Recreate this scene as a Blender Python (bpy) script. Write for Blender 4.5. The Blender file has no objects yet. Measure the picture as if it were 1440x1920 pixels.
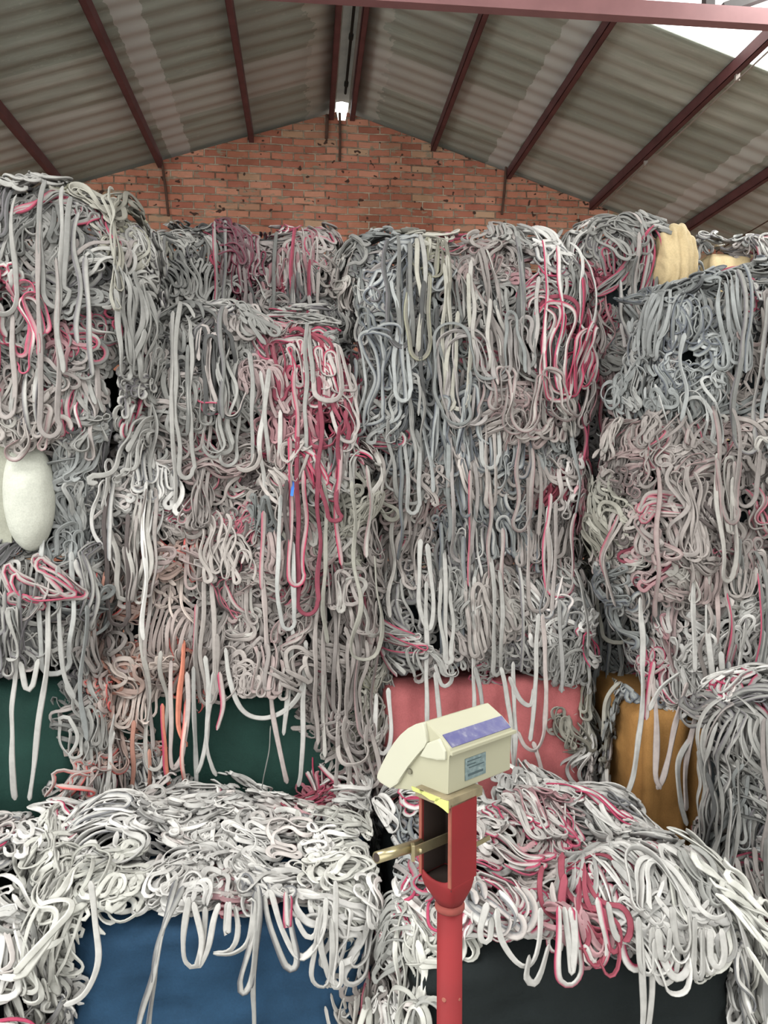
import bpy, bmesh, math, random
import numpy as np
from mathutils import Vector, Matrix
from math import sin, cos, pi, radians, atan, sqrt

random.seed(7); rng = np.random.default_rng(7)
S = bpy.context.scene; C = S.collection

# ------------------------------------------------------------------ camera
CAM = np.array([0.0, 0.0, 2.1]); FPX = 1450.0
YAW = radians(5.7); PIT = -atan(60/1450)
fw = np.array([sin(YAW)*cos(PIT), cos(YAW)*cos(PIT), sin(PIT)])
rt = np.array([cos(YAW), -sin(YAW), 0.0]); upv = np.cross(rt, fw)
cd = bpy.data.cameras.new('camera'); cam = bpy.data.objects.new('camera', cd); C.objects.link(cam)
cam.location = CAM
cam.rotation_euler = (pi/2+PIT, 0, -YAW)
cd.sensor_width = 36; cd.lens = FPX/1920*36; cd.clip_start = .05
S.camera = cam

def ray(x, y): return fw+rt*(x-720)/FPX-upv*(y-960)/FPX
def at_y(x, y, Y): d = ray(x, y); return CAM+d*(Y/d[1])
def at_z(x, y, Z): d = ray(x, y); return CAM+d*((Z-CAM[2])/d[2])
def proj(P):
    d = np.asarray(P)-CAM; w = d@fw
    return 720+FPX*(d@rt)/w, 960-FPX*(d@upv)/w

# ------------------------------------------------------------------ world and light
S.view_settings.view_transform = 'Standard'; S.view_settings.look = 'None'
S.view_settings.gamma = 1; S.view_settings.use_curve_mapping = False
S.view_settings.exposure = 0.18
W = bpy.data.worlds.new('sky'); S.world = W; W.use_nodes = True
bg = W.node_tree.nodes['Background']; bg.inputs[0].default_value = (.98, 1, .965, 1); bg.inputs[1].default_value = 2.3

def area(name, loc, rot, sx, sy, power, col=(1, 1, 1)):
    l = bpy.data.lights.new(name, 'AREA'); l.shape = 'RECTANGLE'; l.size = sx; l.size_y = sy
    l.energy = power; l.color = col
    o = bpy.data.objects.new(name, l); C.objects.link(o); o.location = loc; o.rotation_euler = rot
    return o
RX, RZ, SL = .35, 5.69, .32          # ridge position, height and roof slope
SANG = math.atan(SL)
def roof_z(x): return RZ-SL*abs(x-RX)
# daylight that comes down through the translucent roof sheets
area('skylight_daylight', (3.4, 4.2, roof_z(3.4)-.16), (0, SANG, 0), 2.4, 1.3, 90, (.97, 1, .96))
area('skylight_daylight', (-1.9, .4, roof_z(-1.9)-.16), (0, -SANG, 0), 3.0, 1.6, 130, (1, 1, .97))
area('skylight_daylight', (2.3, .2, roof_z(2.3)-.16), (0, SANG, 0), 3.0, 1.6, 90, (1, 1, .97))
# added lamp, out of view on the left, to brighten that side
area('left_fill_light', (-5.45, -.6, 2.3), (0, -pi/2, 0), 2.2, 3.4, 150, (.98, 1, .97))

# ------------------------------------------------------------------ materials
def mat(name, col, rough=.8, metal=0.0):
    m = bpy.data.materials.new(name); m.use_nodes = True
    b = m.node_tree.nodes['Principled BSDF']
    b.inputs['Base Color'].default_value = (*col, 1); b.inputs['Roughness'].default_value = rough
    b.inputs['Metallic'].default_value = metal
    return m, m.node_tree.nodes, m.node_tree.links, b
def ramp(N, L, src, stops):
    r = N.new('ShaderNodeValToRGB'); e = r.color_ramp.elements
    while len(e) < len(stops): e.new(.5)
    for i, (p, c) in enumerate(stops): e[i].position = p; e[i].color = (*c, 1)
    L.new(src, r.inputs[0]); return r.outputs[0]
def noise(N, L, vec, scale, detail=4, rough=.6):
    n = N.new('ShaderNodeTexNoise'); n.inputs['Scale'].default_value = scale
    n.inputs['Detail'].default_value = detail; n.inputs['Roughness'].default_value = rough
    if vec is not None: L.new(vec, n.inputs['Vector'])
    return n.outputs[0]
def coords(N, L, scale=(1, 1, 1), loc=(0, 0, 0)):
    t = N.new('ShaderNodeTexCoord'); m = N.new('ShaderNodeMapping'); L.new(t.outputs['Object'], m.inputs[0])
    m.inputs['Scale'].default_value = scale; m.inputs['Location'].default_value = loc
    return m.outputs[0]
def mixc(N, L, fac, a, b, mode='MIX'):
    m = N.new('ShaderNodeMix'); m.data_type = 'RGBA'; m.blend_type = mode
    if hasattr(fac, 'is_linked'): L.new(fac, m.inputs[0])
    else: m.inputs[0].default_value = fac
    for k, v in ((6, a), (7, b)):
        if hasattr(v, 'is_linked'): L.new(v, m.inputs[k])
        else: m.inputs[k].default_value = (*v, 1)
    return m.outputs[2]
def bump(N, L, b, h, strength=.3, dist=.01):
    n = N.new('ShaderNodeBump'); n.inputs['Strength'].default_value = strength; n.inputs['Distance'].default_value = dist
    L.new(h, n.inputs['Height']); L.new(n.outputs[0], b.inputs['Normal'])

def simple(name, col, var=.12, scale=8, rough=.8, metal=0., bmp=0.):
    m, N, L, b = mat(name, col, rough, metal)
    v = coords(N, L)
    n = noise(N, L, v, scale)
    lo = tuple(c*(1-var) for c in col); hi = tuple(min(1, c*(1+var)) for c in col)
    L.new(ramp(N, L, n, [(.3, lo), (.7, hi)]), b.inputs['Base Color'])
    if bmp: bump(N, L, b, noise(N, L, v, scale*12), bmp, .003)
    return m

# strips: the colour each strip was dyed or printed is stored per vertex, with some shade on the reverse
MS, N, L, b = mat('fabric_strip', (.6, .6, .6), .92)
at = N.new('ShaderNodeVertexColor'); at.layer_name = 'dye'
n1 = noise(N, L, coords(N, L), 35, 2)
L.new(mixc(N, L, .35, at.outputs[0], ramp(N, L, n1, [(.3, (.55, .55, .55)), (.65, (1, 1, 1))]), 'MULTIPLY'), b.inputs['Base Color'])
b.inputs['Specular IOR Level'].default_value = .25
def cloth(name, col, spec=.3):
    m, N, L, b = mat(name, col, .85)
    v = coords(N, L)
    c = mixc(N, L, 1.0, ramp(N, L, noise(N, L, v, 5), [(.3, tuple(x*.8 for x in col)), (.7, tuple(min(1, x*1.12) for x in col))]),
             ramp(N, L, noise(N, L, v, 160, 2), [(.3, (.85, .85, .85)), (.7, (1, 1, 1))]), 'MULTIPLY')
    L.new(c, b.inputs['Base Color']); bump(N, L, b, noise(N, L, v, 14, 5), .5, .012)
    b.inputs['Specular IOR Level'].default_value = spec
    return m
CL = dict(blue=cloth('blue_cloth', (.017, .056, .115)), green=cloth('green_cloth', (.012, .045, .036)),
          pink=cloth('pink_cloth', (.50, .145, .15)), black=cloth('black_cloth', (.008, .012, .013)),
          tan=cloth('tan_cloth', (.40, .205, .065)), navy=cloth('dark_core_cloth', (.010, .015, .018)),  # bale cores kept near black, giving the shade in the strip gaps
          white=cloth('white_cloth', (.58, .585, .52)), paper=cloth('pale_paper', (.62, .48, .28)),
          beige=cloth('beige_card', (.34, .34, .28)))
STRAP = simple('strap', (.02, .02, .02), rough=.5)

# brick
MB_, N, L, b = mat('brick', (.5, .2, .12), .95)
v0 = coords(N, L)
w = N.new('ShaderNodeTexNoise'); w.inputs['Scale'].default_value = 3.0; L.new(v0, w.inputs['Vector'])
vm = N.new('ShaderNodeVectorMath'); vm.operation = 'MULTIPLY_ADD'; L.new(w.outputs['Color'], vm.inputs[0])
vm.inputs[1].default_value = (.03, .03, .03); L.new(v0, vm.inputs[2])
sw = N.new('ShaderNodeSeparateXYZ'); L.new(vm.outputs[0], sw.inputs[0])
cb = N.new('ShaderNodeCombineXYZ'); L.new(sw.outputs[0], cb.inputs[0]); L.new(sw.outputs[2], cb.inputs[1])
def brick(wd, off):
    t = N.new('ShaderNodeTexBrick'); t.inputs['Scale'].default_value = 1; t.inputs['Brick Width'].default_value = wd*1.1
    t.inputs['Row Height'].default_value = .070; t.inputs['Mortar Size'].default_value = .0075; t.offset = off
    t.inputs['Mortar Smooth'].default_value = .3; t.inputs['Bias'].default_value = 0
    t.inputs['Color1'].default_value = (.10, .1, .1, 1); t.inputs['Color2'].default_value = (.9, .9, .9, 1)
    t.inputs['Mortar'].default_value = (0, 0, 0, 1)
    L.new(cb.outputs[0], t.inputs[0]); return t
t = brick(.19, .5)
bc = ramp(N, L, t.outputs[0], [(.0, (.09, .06, .045)), (.12, (.42, .15, .10)), (.42, (.60, .235, .155)), (.62, (.66, .31, .21)), (.78, (.44, .145, .10)), (.93, (.62, .43, .28))])
bc.node.color_ramp.interpolation = 'LINEAR'
st = ramp(N, L, noise(N, L, v0, 1.6, 6, .7), [(.35, (.68, .66, .6)), (.6, (1, 1, 1))])
bc2 = mixc(N, L, 1.0, bc, st, 'MULTIPLY')
mortar = ramp(N, L, noise(N, L, v0, 9), [(.35, (.16, .10, .07)), (.65, (.50, .40, .30))])
bc3 = mixc(N, L, t.outputs[1], bc2, mortar)
# cement smears and eroded header joints
nz = ramp(N, L, noise(N, L, coords(N, L, (9, 1, 22)), 1, 3), [(.60, (0, 0, 0)), (.68, (1, 1, 1))])
bc4 = mixc(N, L, nz, bc3, (.30, .25, .18))
nd = ramp(N, L, noise(N, L, coords(N, L, (14, 1, 17), (5, 0, 3)), 1, 1), [(.69, (0, 0, 0)), (.72, (1, 1, 1))])
L.new(mixc(N, L, nd, bc4, (.07, .035, .025)), b.inputs['Base Color'])
inv = N.new('ShaderNodeMath'); inv.operation = 'SUBTRACT'; inv.inputs[0].default_value = 1; L.new(t.outputs[1], inv.inputs[1])
bump(N, L, b, inv.outputs[0], .9, .02)

# fibre cement roof sheets
def roofmat(name):
    m, N, L, b = mat(name, (.3, .3, .26), .95)
    t = N.new('ShaderNodeTexCoord'); sp = N.new('ShaderNodeSeparateXYZ'); L.new(t.outputs['Object'], sp.inputs[0])
    def mth(op, a, bb=None):
        q = N.new('ShaderNodeMath'); q.operation = op
        for i, x in enumerate((a, bb)):
            if x is None: continue
            if hasattr(x, 'is_linked'): L.new(x, q.inputs[i])
            else: q.inputs[i].default_value = x
        return q.outputs[0]
    dx = mth('ABSOLUTE', mth('SUBTRACT', sp.outputs[0], RX))
    row = mth('FLOOR', mth('DIVIDE', mth('ADD', dx, .1), 1.70)); cl = mth('FLOOR', mth('DIVIDE', sp.outputs[1], .72))
    cbn = N.new('ShaderNodeCombineXYZ'); L.new(row, cbn.inputs[0]); L.new(cl, cbn.inputs[1]); L.new(mth('SIGN', mth('SUBTRACT', sp.outputs[0], RX)), cbn.inputs[2])
    wn = N.new('ShaderNodeTexWhiteNoise'); wn.noise_dimensions = '3D'; L.new(cbn.outputs[0], wn.inputs[0])
    base = ramp(N, L, wn.outputs[0], [(0, (.38, .41, .36)), (.5, (.43, .46, .405)), (.8, (.49, .51, .455)), (1, (.55, .56, .52))])
    # weather streaks that run down the slope
    sx = noise(N, L, coords(N, L, (.8, 9, .8)), 1.4, 5, .65)
    c = mixc(N, L, 1.0, base, ramp(N, L, sx, [(.3, (.62, .62, .58)), (.7, (1.1, 1.1, 1.1))]), 'MULTIPLY')
    sp2 = ramp(N, L, noise(N, L, coords(N, L, (22, 40, 22)), 1, 3), [(.60, (0, 0, 0)), (.72, (.45, .45, .45))])
    c = mixc(N, L, sp2, c, (.55, .54, .48))
    blot = ramp(N, L, noise(N, L, coords(N, L, (1.3, 1.3, 1.3), (3, 1, 0)), 1, 3), [(.45, (0, 0, 0)), (.62, (.6, .6, .6))])
    c = mixc(N, L, blot, c, (.33, .335, .295))
    # pale cement wash beside every second purlin, ragged edge
    fr = mth('MODULO', mth('ADD', mth('ADD', dx, .16), mth('MULTIPLY', noise(N, L, coords(N, L, (2, 5, 2)), 1.5, 4), .10)), 1.64)
    band = mth('LESS_THAN', fr, .20)
    far = mth('GREATER_THAN', dx, 1.0)
    band = mth('MULTIPLY', mth('MULTIPLY', band, far), .75)
    c = mixc(N, L, band, c, (.62, .62, .60))
    # lime washed zone beside the ridge purlins
    near = mth('LESS_THAN', mth('ADD', dx, mth('MULTIPLY', noise(N, L, coords(N, L, (3, 3, 3)), 2, 4), .35)), .50)
    c = mixc(N, L, mth('MULTIPLY', near, .55), c, (.60, .59, .53))
    # pale sheet laid one step from the gable
    y2 = mth('MULTIPLY', mth('GREATER_THAN', sp.outputs[1], 6.42), mth('LESS_THAN', sp.outputs[1], 6.98))
    c = mixc(N, L, mth('MULTIPLY', y2, .45), c, (.60, .57, .54))
    L.new(c, b.inputs['Base Color'])
    return m
MROOF = roofmat('fibre_cement')
MSTEEL = simple('red_oxide_steel', (.115, .040, .043), .25, 6, .6)
MBEAM = simple('faded_red_steel', (.27, .125, .13), .15, 4, .6)
MRUST = simple('rusty_rod', (.10, .05, .035), .3, 20, .8)
MCAP = simple('ridge_cap_grey', (.36, .36, .33), .2, 5)
MPLAST = simple('plaster', (.35, .33, .29), .15, 2, .95)
MFLOOR = simple('concrete', (.28, .27, .25), .2, 2, .9)

# ------------------------------------------------------------------ mesh helpers
def link(name, me, m, parent=None, smooth=False):
    o = bpy.data.objects.new(name, me); C.objects.link(o); me.materials.append(m)
    if smooth: me.polygons.foreach_set('use_smooth', [True]*len(me.polygons))
    if parent is not None:
        o.parent = parent; o.matrix_parent_inverse = Matrix.Translation(-Vector(parent.location))
    return o
def grid_mesh(name, V, nr, nc, ring=False):
    i = np.arange((nr-1))[:, None]; j = np.arange(nc if ring else nc-1)[None, :]; j2 = (j+1) % nc
    Fc = np.stack([i*nc+j, i*nc+j2, (i+1)*nc+j2, (i+1)*nc+j], -1).reshape(-1, 4)
    return raw(name, V, Fc)
def raw(name, V, Fc, cols=None):
    me = bpy.data.meshes.new(name); V = np.asarray(V, np.float32); Fc = np.asarray(Fc, np.int32)
    me.vertices.add(len(V)); me.vertices.foreach_set('co', V.ravel())
    me.loops.add(Fc.size); me.loops.foreach_set('vertex_index', Fc.ravel())
    me.polygons.add(len(Fc)); me.polygons.foreach_set('loop_start', np.arange(len(Fc), dtype=np.int32)*Fc.shape[1])
    me.update(calc_edges=True)
    if cols is not None:
        a = me.color_attributes.new('dye', 'FLOAT_COLOR', 'POINT'); a.data.foreach_set('color', np.asarray(cols, np.float32).ravel())
    return me
def bm_obj(name, bm, m, parent=None, smooth=False, bevel=0):
    if bevel: bmesh.ops.bevel(bm, geom=bm.edges[:], offset=bevel, segments=2, affect='EDGES', profile=.7)
    bmesh.ops.recalc_face_normals(bm, faces=bm.faces)
    me = bpy.data.meshes.new(name); bm.to_mesh(me); bm.free()
    return link(name, me, m, parent, smooth)
def box(bm, x0, x1, y0, y1, z0, z1, M=None):
    vs = [bm.verts.new(Vector(p) if M is None else M@Vector(p)) for p in
          [(x0, y0, z0), (x1, y0, z0), (x1, y1, z0), (x0, y1, z0), (x0, y0, z1), (x1, y0, z1), (x1, y1, z1), (x0, y1, z1)]]
    for f in [(0, 3, 2, 1), (4, 5, 6, 7), (0, 1, 5, 4), (1, 2, 6, 5), (2, 3, 7, 6), (3, 0, 4, 7)]: bm.faces.new([vs[i] for i in f])
def bar(bm, a, b_, w, h, up=(0, 0, 1)):
    a = Vector(a); b_ = Vector(b_); t = (b_-a).normalized(); s = t.cross(Vector(up)).normalized(); u = s.cross(t)
    M = Matrix((s, t, u)).transposed().to_4x4(); M.translation = a
    box(bm, -w/2, w/2, 0, (b_-a).length, -h/2, h/2, M)
def tube(bm, pts, r, n=12):
    pts = [Vector(p) for p in pts]; rings = []
    for i, p in enumerate(pts):
        t = (pts[min(i+1, len(pts)-1)]-pts[max(i-1, 0)]).normalized()
        s = t.cross(Vector((0, .3, 1))).normalized() if abs(t.z) < .95 else t.cross(Vector((0, 1, 0))).normalized(); u = s.cross(t)
        rr = r[i] if hasattr(r, '__len__') else r
        rings.append([bm.verts.new(p+(s*cos(2*pi*k/n)+u*sin(2*pi*k/n))*rr) for k in range(n)])
    for A, B in zip(rings, rings[1:]):
        for k in range(n): bm.faces.new([A[k], A[(k+1) % n], B[(k+1) % n], B[k]])
    bm.faces.new(rings[0][::-1]); bm.faces.new(rings[-1])
def struct(o): o['kind'] = 'structure'; return o
def tag(o, label, cat, group=None):
    o['label'] = label; o['category'] = cat
    if group: o['group'] = group
    return o
def empty(name, loc):
    o = bpy.data.objects.new(name, None); C.objects.link(o); o.location = loc; o.empty_display_size = .1; return o

# ------------------------------------------------------------------ building shell
YW, YF, XL, XR = 7.6, -4.0, -5.6, 6.3
bm = bmesh.new(); box(bm, XL, XR, YF-3, YW, -.2, 0); struct(bm_obj('floor', bm, MFLOOR))
bm = bmesh.new()      # gable wall, a prism whose top follows the slope, with a small notch left open at the ridge
pr = [(XL, 0), (XR, 0), (XR, roof_z(XR)-.03), (RX+.05, roof_z(RX+.05)-.035), (RX+.035, RZ-.13), (RX-.035, RZ-.13), (RX-.05, roof_z(RX-.05)-.035), (XL, roof_z(XL)-.03)]
a = [bm.verts.new((x, YW, z)) for x, z in pr]; c = [bm.verts.new((x, YW+.24, z)) for x, z in pr]
bm.faces.new(a); bm.faces.new(c[::-1])
for i in range(len(pr)): bm.faces.new([a[i], a[(i+1) % len(pr)], c[(i+1) % len(pr)], c[i]])
struct(bm_obj('wall_back', bm, MB_))
for nm, x0, x1 in (('wall_left', XL-.24, XL), ('wall_right', XR, XR+.24)):
    bm = bmesh.new(); box(bm, x0, x1, YF, YW+.24, 0, roof_z(x0 if x0 < 0 else x1)); struct(bm_obj(nm, bm, MPLAST))
# corrugated slopes: the waves run down the slope, so the profile varies along y
def slope(name, xa, xb, ya, yb, m, off=0.):
    ny = int((yb-ya)/.022); ys = np.linspace(ya, yb, ny); nx = max(2, int(abs(xb-xa)/.5)+2); xs = np.linspace(xa, xb, nx)
    X, Y = np.meshgrid(xs, ys); Z = RZ-SL*np.abs(X-RX)+.006*np.sin(Y*2*pi/.177)+off
    V = np.stack([X, Y, Z], -1).reshape(-1, 3)
    me = grid_mesh(name, V, ny, nx); o = link(name, me, m, None, True)
    md = o.modifiers.new('t', 'SOLIDIFY'); md.thickness = .007; md.offset = 1
    return struct(o)
GY = YW+.25
slope('ceiling', XL-.3, RX-.06, YF, -.4, MROOF); slope('ceiling', XL-.3, RX-.06, 1.2, GY, MROOF)
slope('ceiling', XL-.3, -3.4, -.4, 1.2, MROOF); slope('ceiling', -.4, RX-.06, -.4, 1.2, MROOF)
slope('ceiling', RX+.06, XR+.3, 5.0, GY, MROOF)
slope('ceiling', RX+.06, 2.06, YF, 5.0, MROOF)
slope('ceiling', 2.06, XR+.3, 1.0, 3.5, MROOF); slope('ceiling', 2.06, XR+.3, YF, -.6, MROOF)
slope('ceiling', 4.9, XR+.3, -.6, 1.0, MROOF); slope('ceiling', 4.9, XR+.3, 3.5, 5.0, MROOF)
# translucent fibreglass roof sheets glowing with daylight
MSKY, N, L, b = mat('translucent_sheet', (.8, .85, .8), .4)
b.inputs['Emission Color'].default_value = (1, 1, .97, 1); b.inputs['Emission Strength'].default_value = 2.6
slope('window_1', 2.02, 4.94, 3.46, 5.02, MSKY, .012)
slope('window_2', -3.44, -.36, -.44, 1.24, MSKY, .012)
slope('window_3', 2.02, 4.94, -.64, 1.04, MSKY, .012)
bm = bmesh.new(); box(bm, XL-.01, XL+.03, -2.35, 1.15, 1.15, 3.45); struct(bm_obj('left_glow_panel', bm, MSKY))  # added glowing panel on the unseen left wall, behind the fill lamp
# ridge cap, open for a hand's breadth at the gable
bm = bmesh.new()
for s in (-1, 1):
    pts = [(RX, RZ+.035), (RX+s*.17, RZ+.0)]
    for ya, yb in ((YF, YW-.03),):
        q = [bm.verts.new((x, y, z+dz)) for dz in (0, .008) for x, z in pts for y in (ya, yb)]
        for f in [(0, 1, 3, 2), (4, 6, 7, 5), (0, 4, 5, 1), (2, 3, 7, 6), (0, 2, 6, 4), (1, 5, 7, 3)]: bm.faces.new([q[i] for i in f])
o = struct(bm_obj('trim_1', bm, MCAP))
# conduit with joints under the ridge
bm = bmesh.new(); tube(bm, [(RX+.02, YF+.2, RZ-.02), (RX+.02, YW-.3, RZ-.02)], .012, 8)
for k in range(14): tube(bm, [(RX+.02, 7.1-k*.75, RZ-.02), (RX+.02, 7.16-k*.75, RZ-.02)], .02, 8)
tag(bm_obj('conduit', bm, simple('dark_pipe', (.03, .035, .03))), 'dark jointed pipe running under the ridge between the twin purlins', 'pipe')

# purlins: C channels in red oxide paint
def purlin(x, label):
    bm = bmesh.new(); s = 1 if x > RX else -1; z = roof_z(x)-.022
    h, w, t = .085, .042, .004; top = z
    box(bm, x-t/2, x+t/2, YF, YW+.1, top-h, top)
    box(bm, x-t/2, x+s*w, YF, YW+.1, top-t, top+.0)
    box(bm, x-t/2, x+s*w, YF, YW+.1, top-h, top-h+t)
    box(bm, x+s*w-t/2, x+s*w+t/2, YF, YW+.1, top-h, top-h+.014)
    o = bm_obj('purlin', bm, MSTEEL); return tag(o, label, 'steel beam', 'roof purlins')
PL = {'left of the ridge': (-.05,), }
names = [(.27, 'dark red steel purlin just left of the roof ridge'), (.43, 'dark red steel purlin just right of the roof ridge'),
 (-.49, 'dark red steel purlin, next one down the left roof slope from the ridge pair'), (-1.34, 'dark red steel purlin on left slope meeting the gable above a hanging rod'),
 (-2.2, 'dark red steel purlin on left slope above the tall pale bale stack'), (1.22, 'dark red steel purlin, next one down the right roof slope from the ridge pair'),
 (1.97, 'dark red steel purlin on right slope beside the first ragged pale sheet lap'), (2.82, 'dark red steel purlin crossing below the bright skylight with a bracket'),
 (3.68, 'dark red steel purlin low on the right slope beside the second ragged lap')]
for x, lb in names: purlin(x, lb)
# bracket and thin stay under the fourth right purlin
bm = bmesh.new(); bar(bm, (2.86, 7.4, roof_z(2.86)-.13), (2.86, 3.0, roof_z(2.86)-.13), .008, .008)
for yy in (5.0, 6.4): bar(bm, (2.86, yy, roof_z(2.86)-.135), (2.86, yy, roof_z(2.86)-.05), .03, .02, (0, 1, 0))
tag(bm_obj('stay_rod', bm, simple('pale_metal', (.4, .36, .33), rough=.4, metal=.3)), 'thin pale stay rod clipped under the purlin near the skylight', 'rod')
bm = bmesh.new(); bar(bm, (4.1, 7.5, roof_z(4.1)-.1), (3.95, 3.0, roof_z(4.1)-.1), .008, .008)
tag(bm_obj('stay_rod', bm, MRUST), 'thin dark rod under the lower right roof slope', 'rod')

# truss crossing the top of the view
YT = 4.0
ZB = at_y(720, 8, YT)[2]
bm = bmesh.new()
root = empty('roof_truss', (RX, YT, ZB)); tag(root, 'faded red steel roof truss crossing the top of the view', 'roof truss')
box(bm, XL, XR, YT-.03, YT+.03, ZB, ZB+.085); bm_obj('bottom_chord', bm, MBEAM, root)
MW = simple('dark_web_steel', (.09, .08, .08), .2)
def cut(xa, xb, wd=.05):
    bm = bmesh.new(); bar(bm, (xa, YT, ZB+.08), (xb, YT, roof_z(xb)-.12), wd, .05, (0, 1, 0)); bm_obj('web_member', bm, MW, root)
for xa, xb in ((RX, RX), (1.35, .8), (1.45, 2.0), (-.65, -.1), (-.75, -1.3), (2.12, 2.12), (2.2, 2.75), (3.3, 2.85), (-2.0, -2.0)): cut(xa, xb)
bm = bmesh.new()
for s, xe in ((1, XR), (-1, XL)): bar(bm, (RX, YT, RZ-.15), (xe, YT, roof_z(xe)-.15), .06, .05, (0, 1, 0))
bm_obj('rafter', bm, MW, root)

# rods hanging down the brick gable
def rod(px0, py0, px1, py1, label, r=.012):
    p = at_y(px0, py0, YW-.03); q = at_y(px1, py1, YW-.03); bm = bmesh.new(); tube(bm, [tuple(p), tuple((p+q)/2+np.array([.004, 0, 0])), tuple(q)], r, 8)
    tag(bm_obj('reinforcing_rod', bm, MRUST), label, 'rod', 'rods on the brick gable')
rod(303, 300, 316, 405, 'dark rusty rod on the brick gable below the left slope purlin')
rod(613, 215, 612, 260, 'short dark rusty rod just left of the gable peak', .015)
rod(637, 212, 637, 302, 'long dark rusty rod hanging from the bright gap at the gable peak')
rod(949, 312, 941, 402, 'dark rusty rod on the brick gable below the right slope purlin')

# ------------------------------------------------------------------ noise fields
class Field:
    def __init__(s, n=7, f0=2., f1=7.):
        s.k = rng.normal(size=(n, 3)); s.k /= np.linalg.norm(s.k, axis=1)[:, None]; s.k *= rng.uniform(f0, f1, n)[:, None]; s.p = rng.uniform(0, 6.28, n)
    def __call__(s, P): return np.sin(P@s.k.T+s.p).sum(-1)/sqrt(len(s.p))

# ------------------------------------------------------------------ bales
SEC_A = np.array([-1, -.62, 0, .62, 1, .55, 0, -.55]); SEC_B = np.array([0, .95, .12, .95, 0, -.8, -1, -.8])
PAL = {
 'grey':   [((.60, .60, .585), 4), ((.47, .475, .465), 4), ((.33, .34, .335), 3), ((.70, .695, .68), 2), ((.56, .51, .50), 2), ((.16, .165, .17), .8)],
 'blue':   [((.52, .555, .57), 4), ((.42, .455, .465), 4), ((.31, .335, .34), 3), ((.62, .64, .64), 2), ((.50, .47, .47), 1.5), ((.14, .15, .16), .8)],
 'warm':   [((.60, .55, .53), 4), ((.52, .47, .455), 4), ((.44, .40, .39), 3), ((.66, .64, .61), 2), ((.58, .46, .455), 2.0), ((.18, .15, .15), .5)],
 'cream':  [((.60, .59, .52), 4), ((.50, .495, .44), 3), ((.66, .65, .58), 2), ((.36, .35, .30), 2)],
 'white':  [((.80, .80, .79), 5), ((.70, .70, .695), 4), ((.56, .565, .56), 2), ((.73, .68, .67), 1.5), ((.34, .34, .34), .8)],
 'whitec': [((.80, .81, .77), 5), ((.70, .71, .67), 4), ((.60, .61, .57), 2), ((.40, .41, .40), .8)],
 'rose':   [((.56, .17, .23), 3), ((.62, .33, .37), 3.5), ((.66, .50, .51), 4), ((.74, .68, .67), 4), ((.38, .07, .12), 2)],
 'rosew':  [((.66, .60, .59), 5), ((.62, .34, .38), 2), ((.75, .72, .71), 4), ((.45, .08, .13), 1)],
 'salmon': [((.76, .55, .49), 5), ((.76, .65, .60), 4), ((.76, .36, .27), 1.5), ((.60, .50, .48), 3)],
 'plum':   [((.30, .17, .20), 3), ((.45, .38, .39), 3), ((.24, .22, .23), 2), ((.60, .54, .54), 2)],
}
EDGE = {'grey': [None]*9+[(.16, .15, .16)]*5+[(.40, .08, .13)], 'blue': [None]*8+[(.13, .14, .16)]*5, 'warm': [None]*9+[(.40, .12, .16)]+[(.28, .2, .2)]*2,
 'cream': [None]*5+[(.3, .29, .22)], 'white': [None]*9+[(.42, .06, .12), (.2, .2, .21), (.2, .2, .21)], 'whitec': [None]*9+[(.35, .36, .35)],
 'rose': [(.40, .06, .11)]*2+[None]*2, 'rosew': [(.44, .09, .15)]+[None]*2, 'salmon': [None]*4+[(.62, .13, .12)], 'plum': [(.2, .05, .08), None]}
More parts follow.
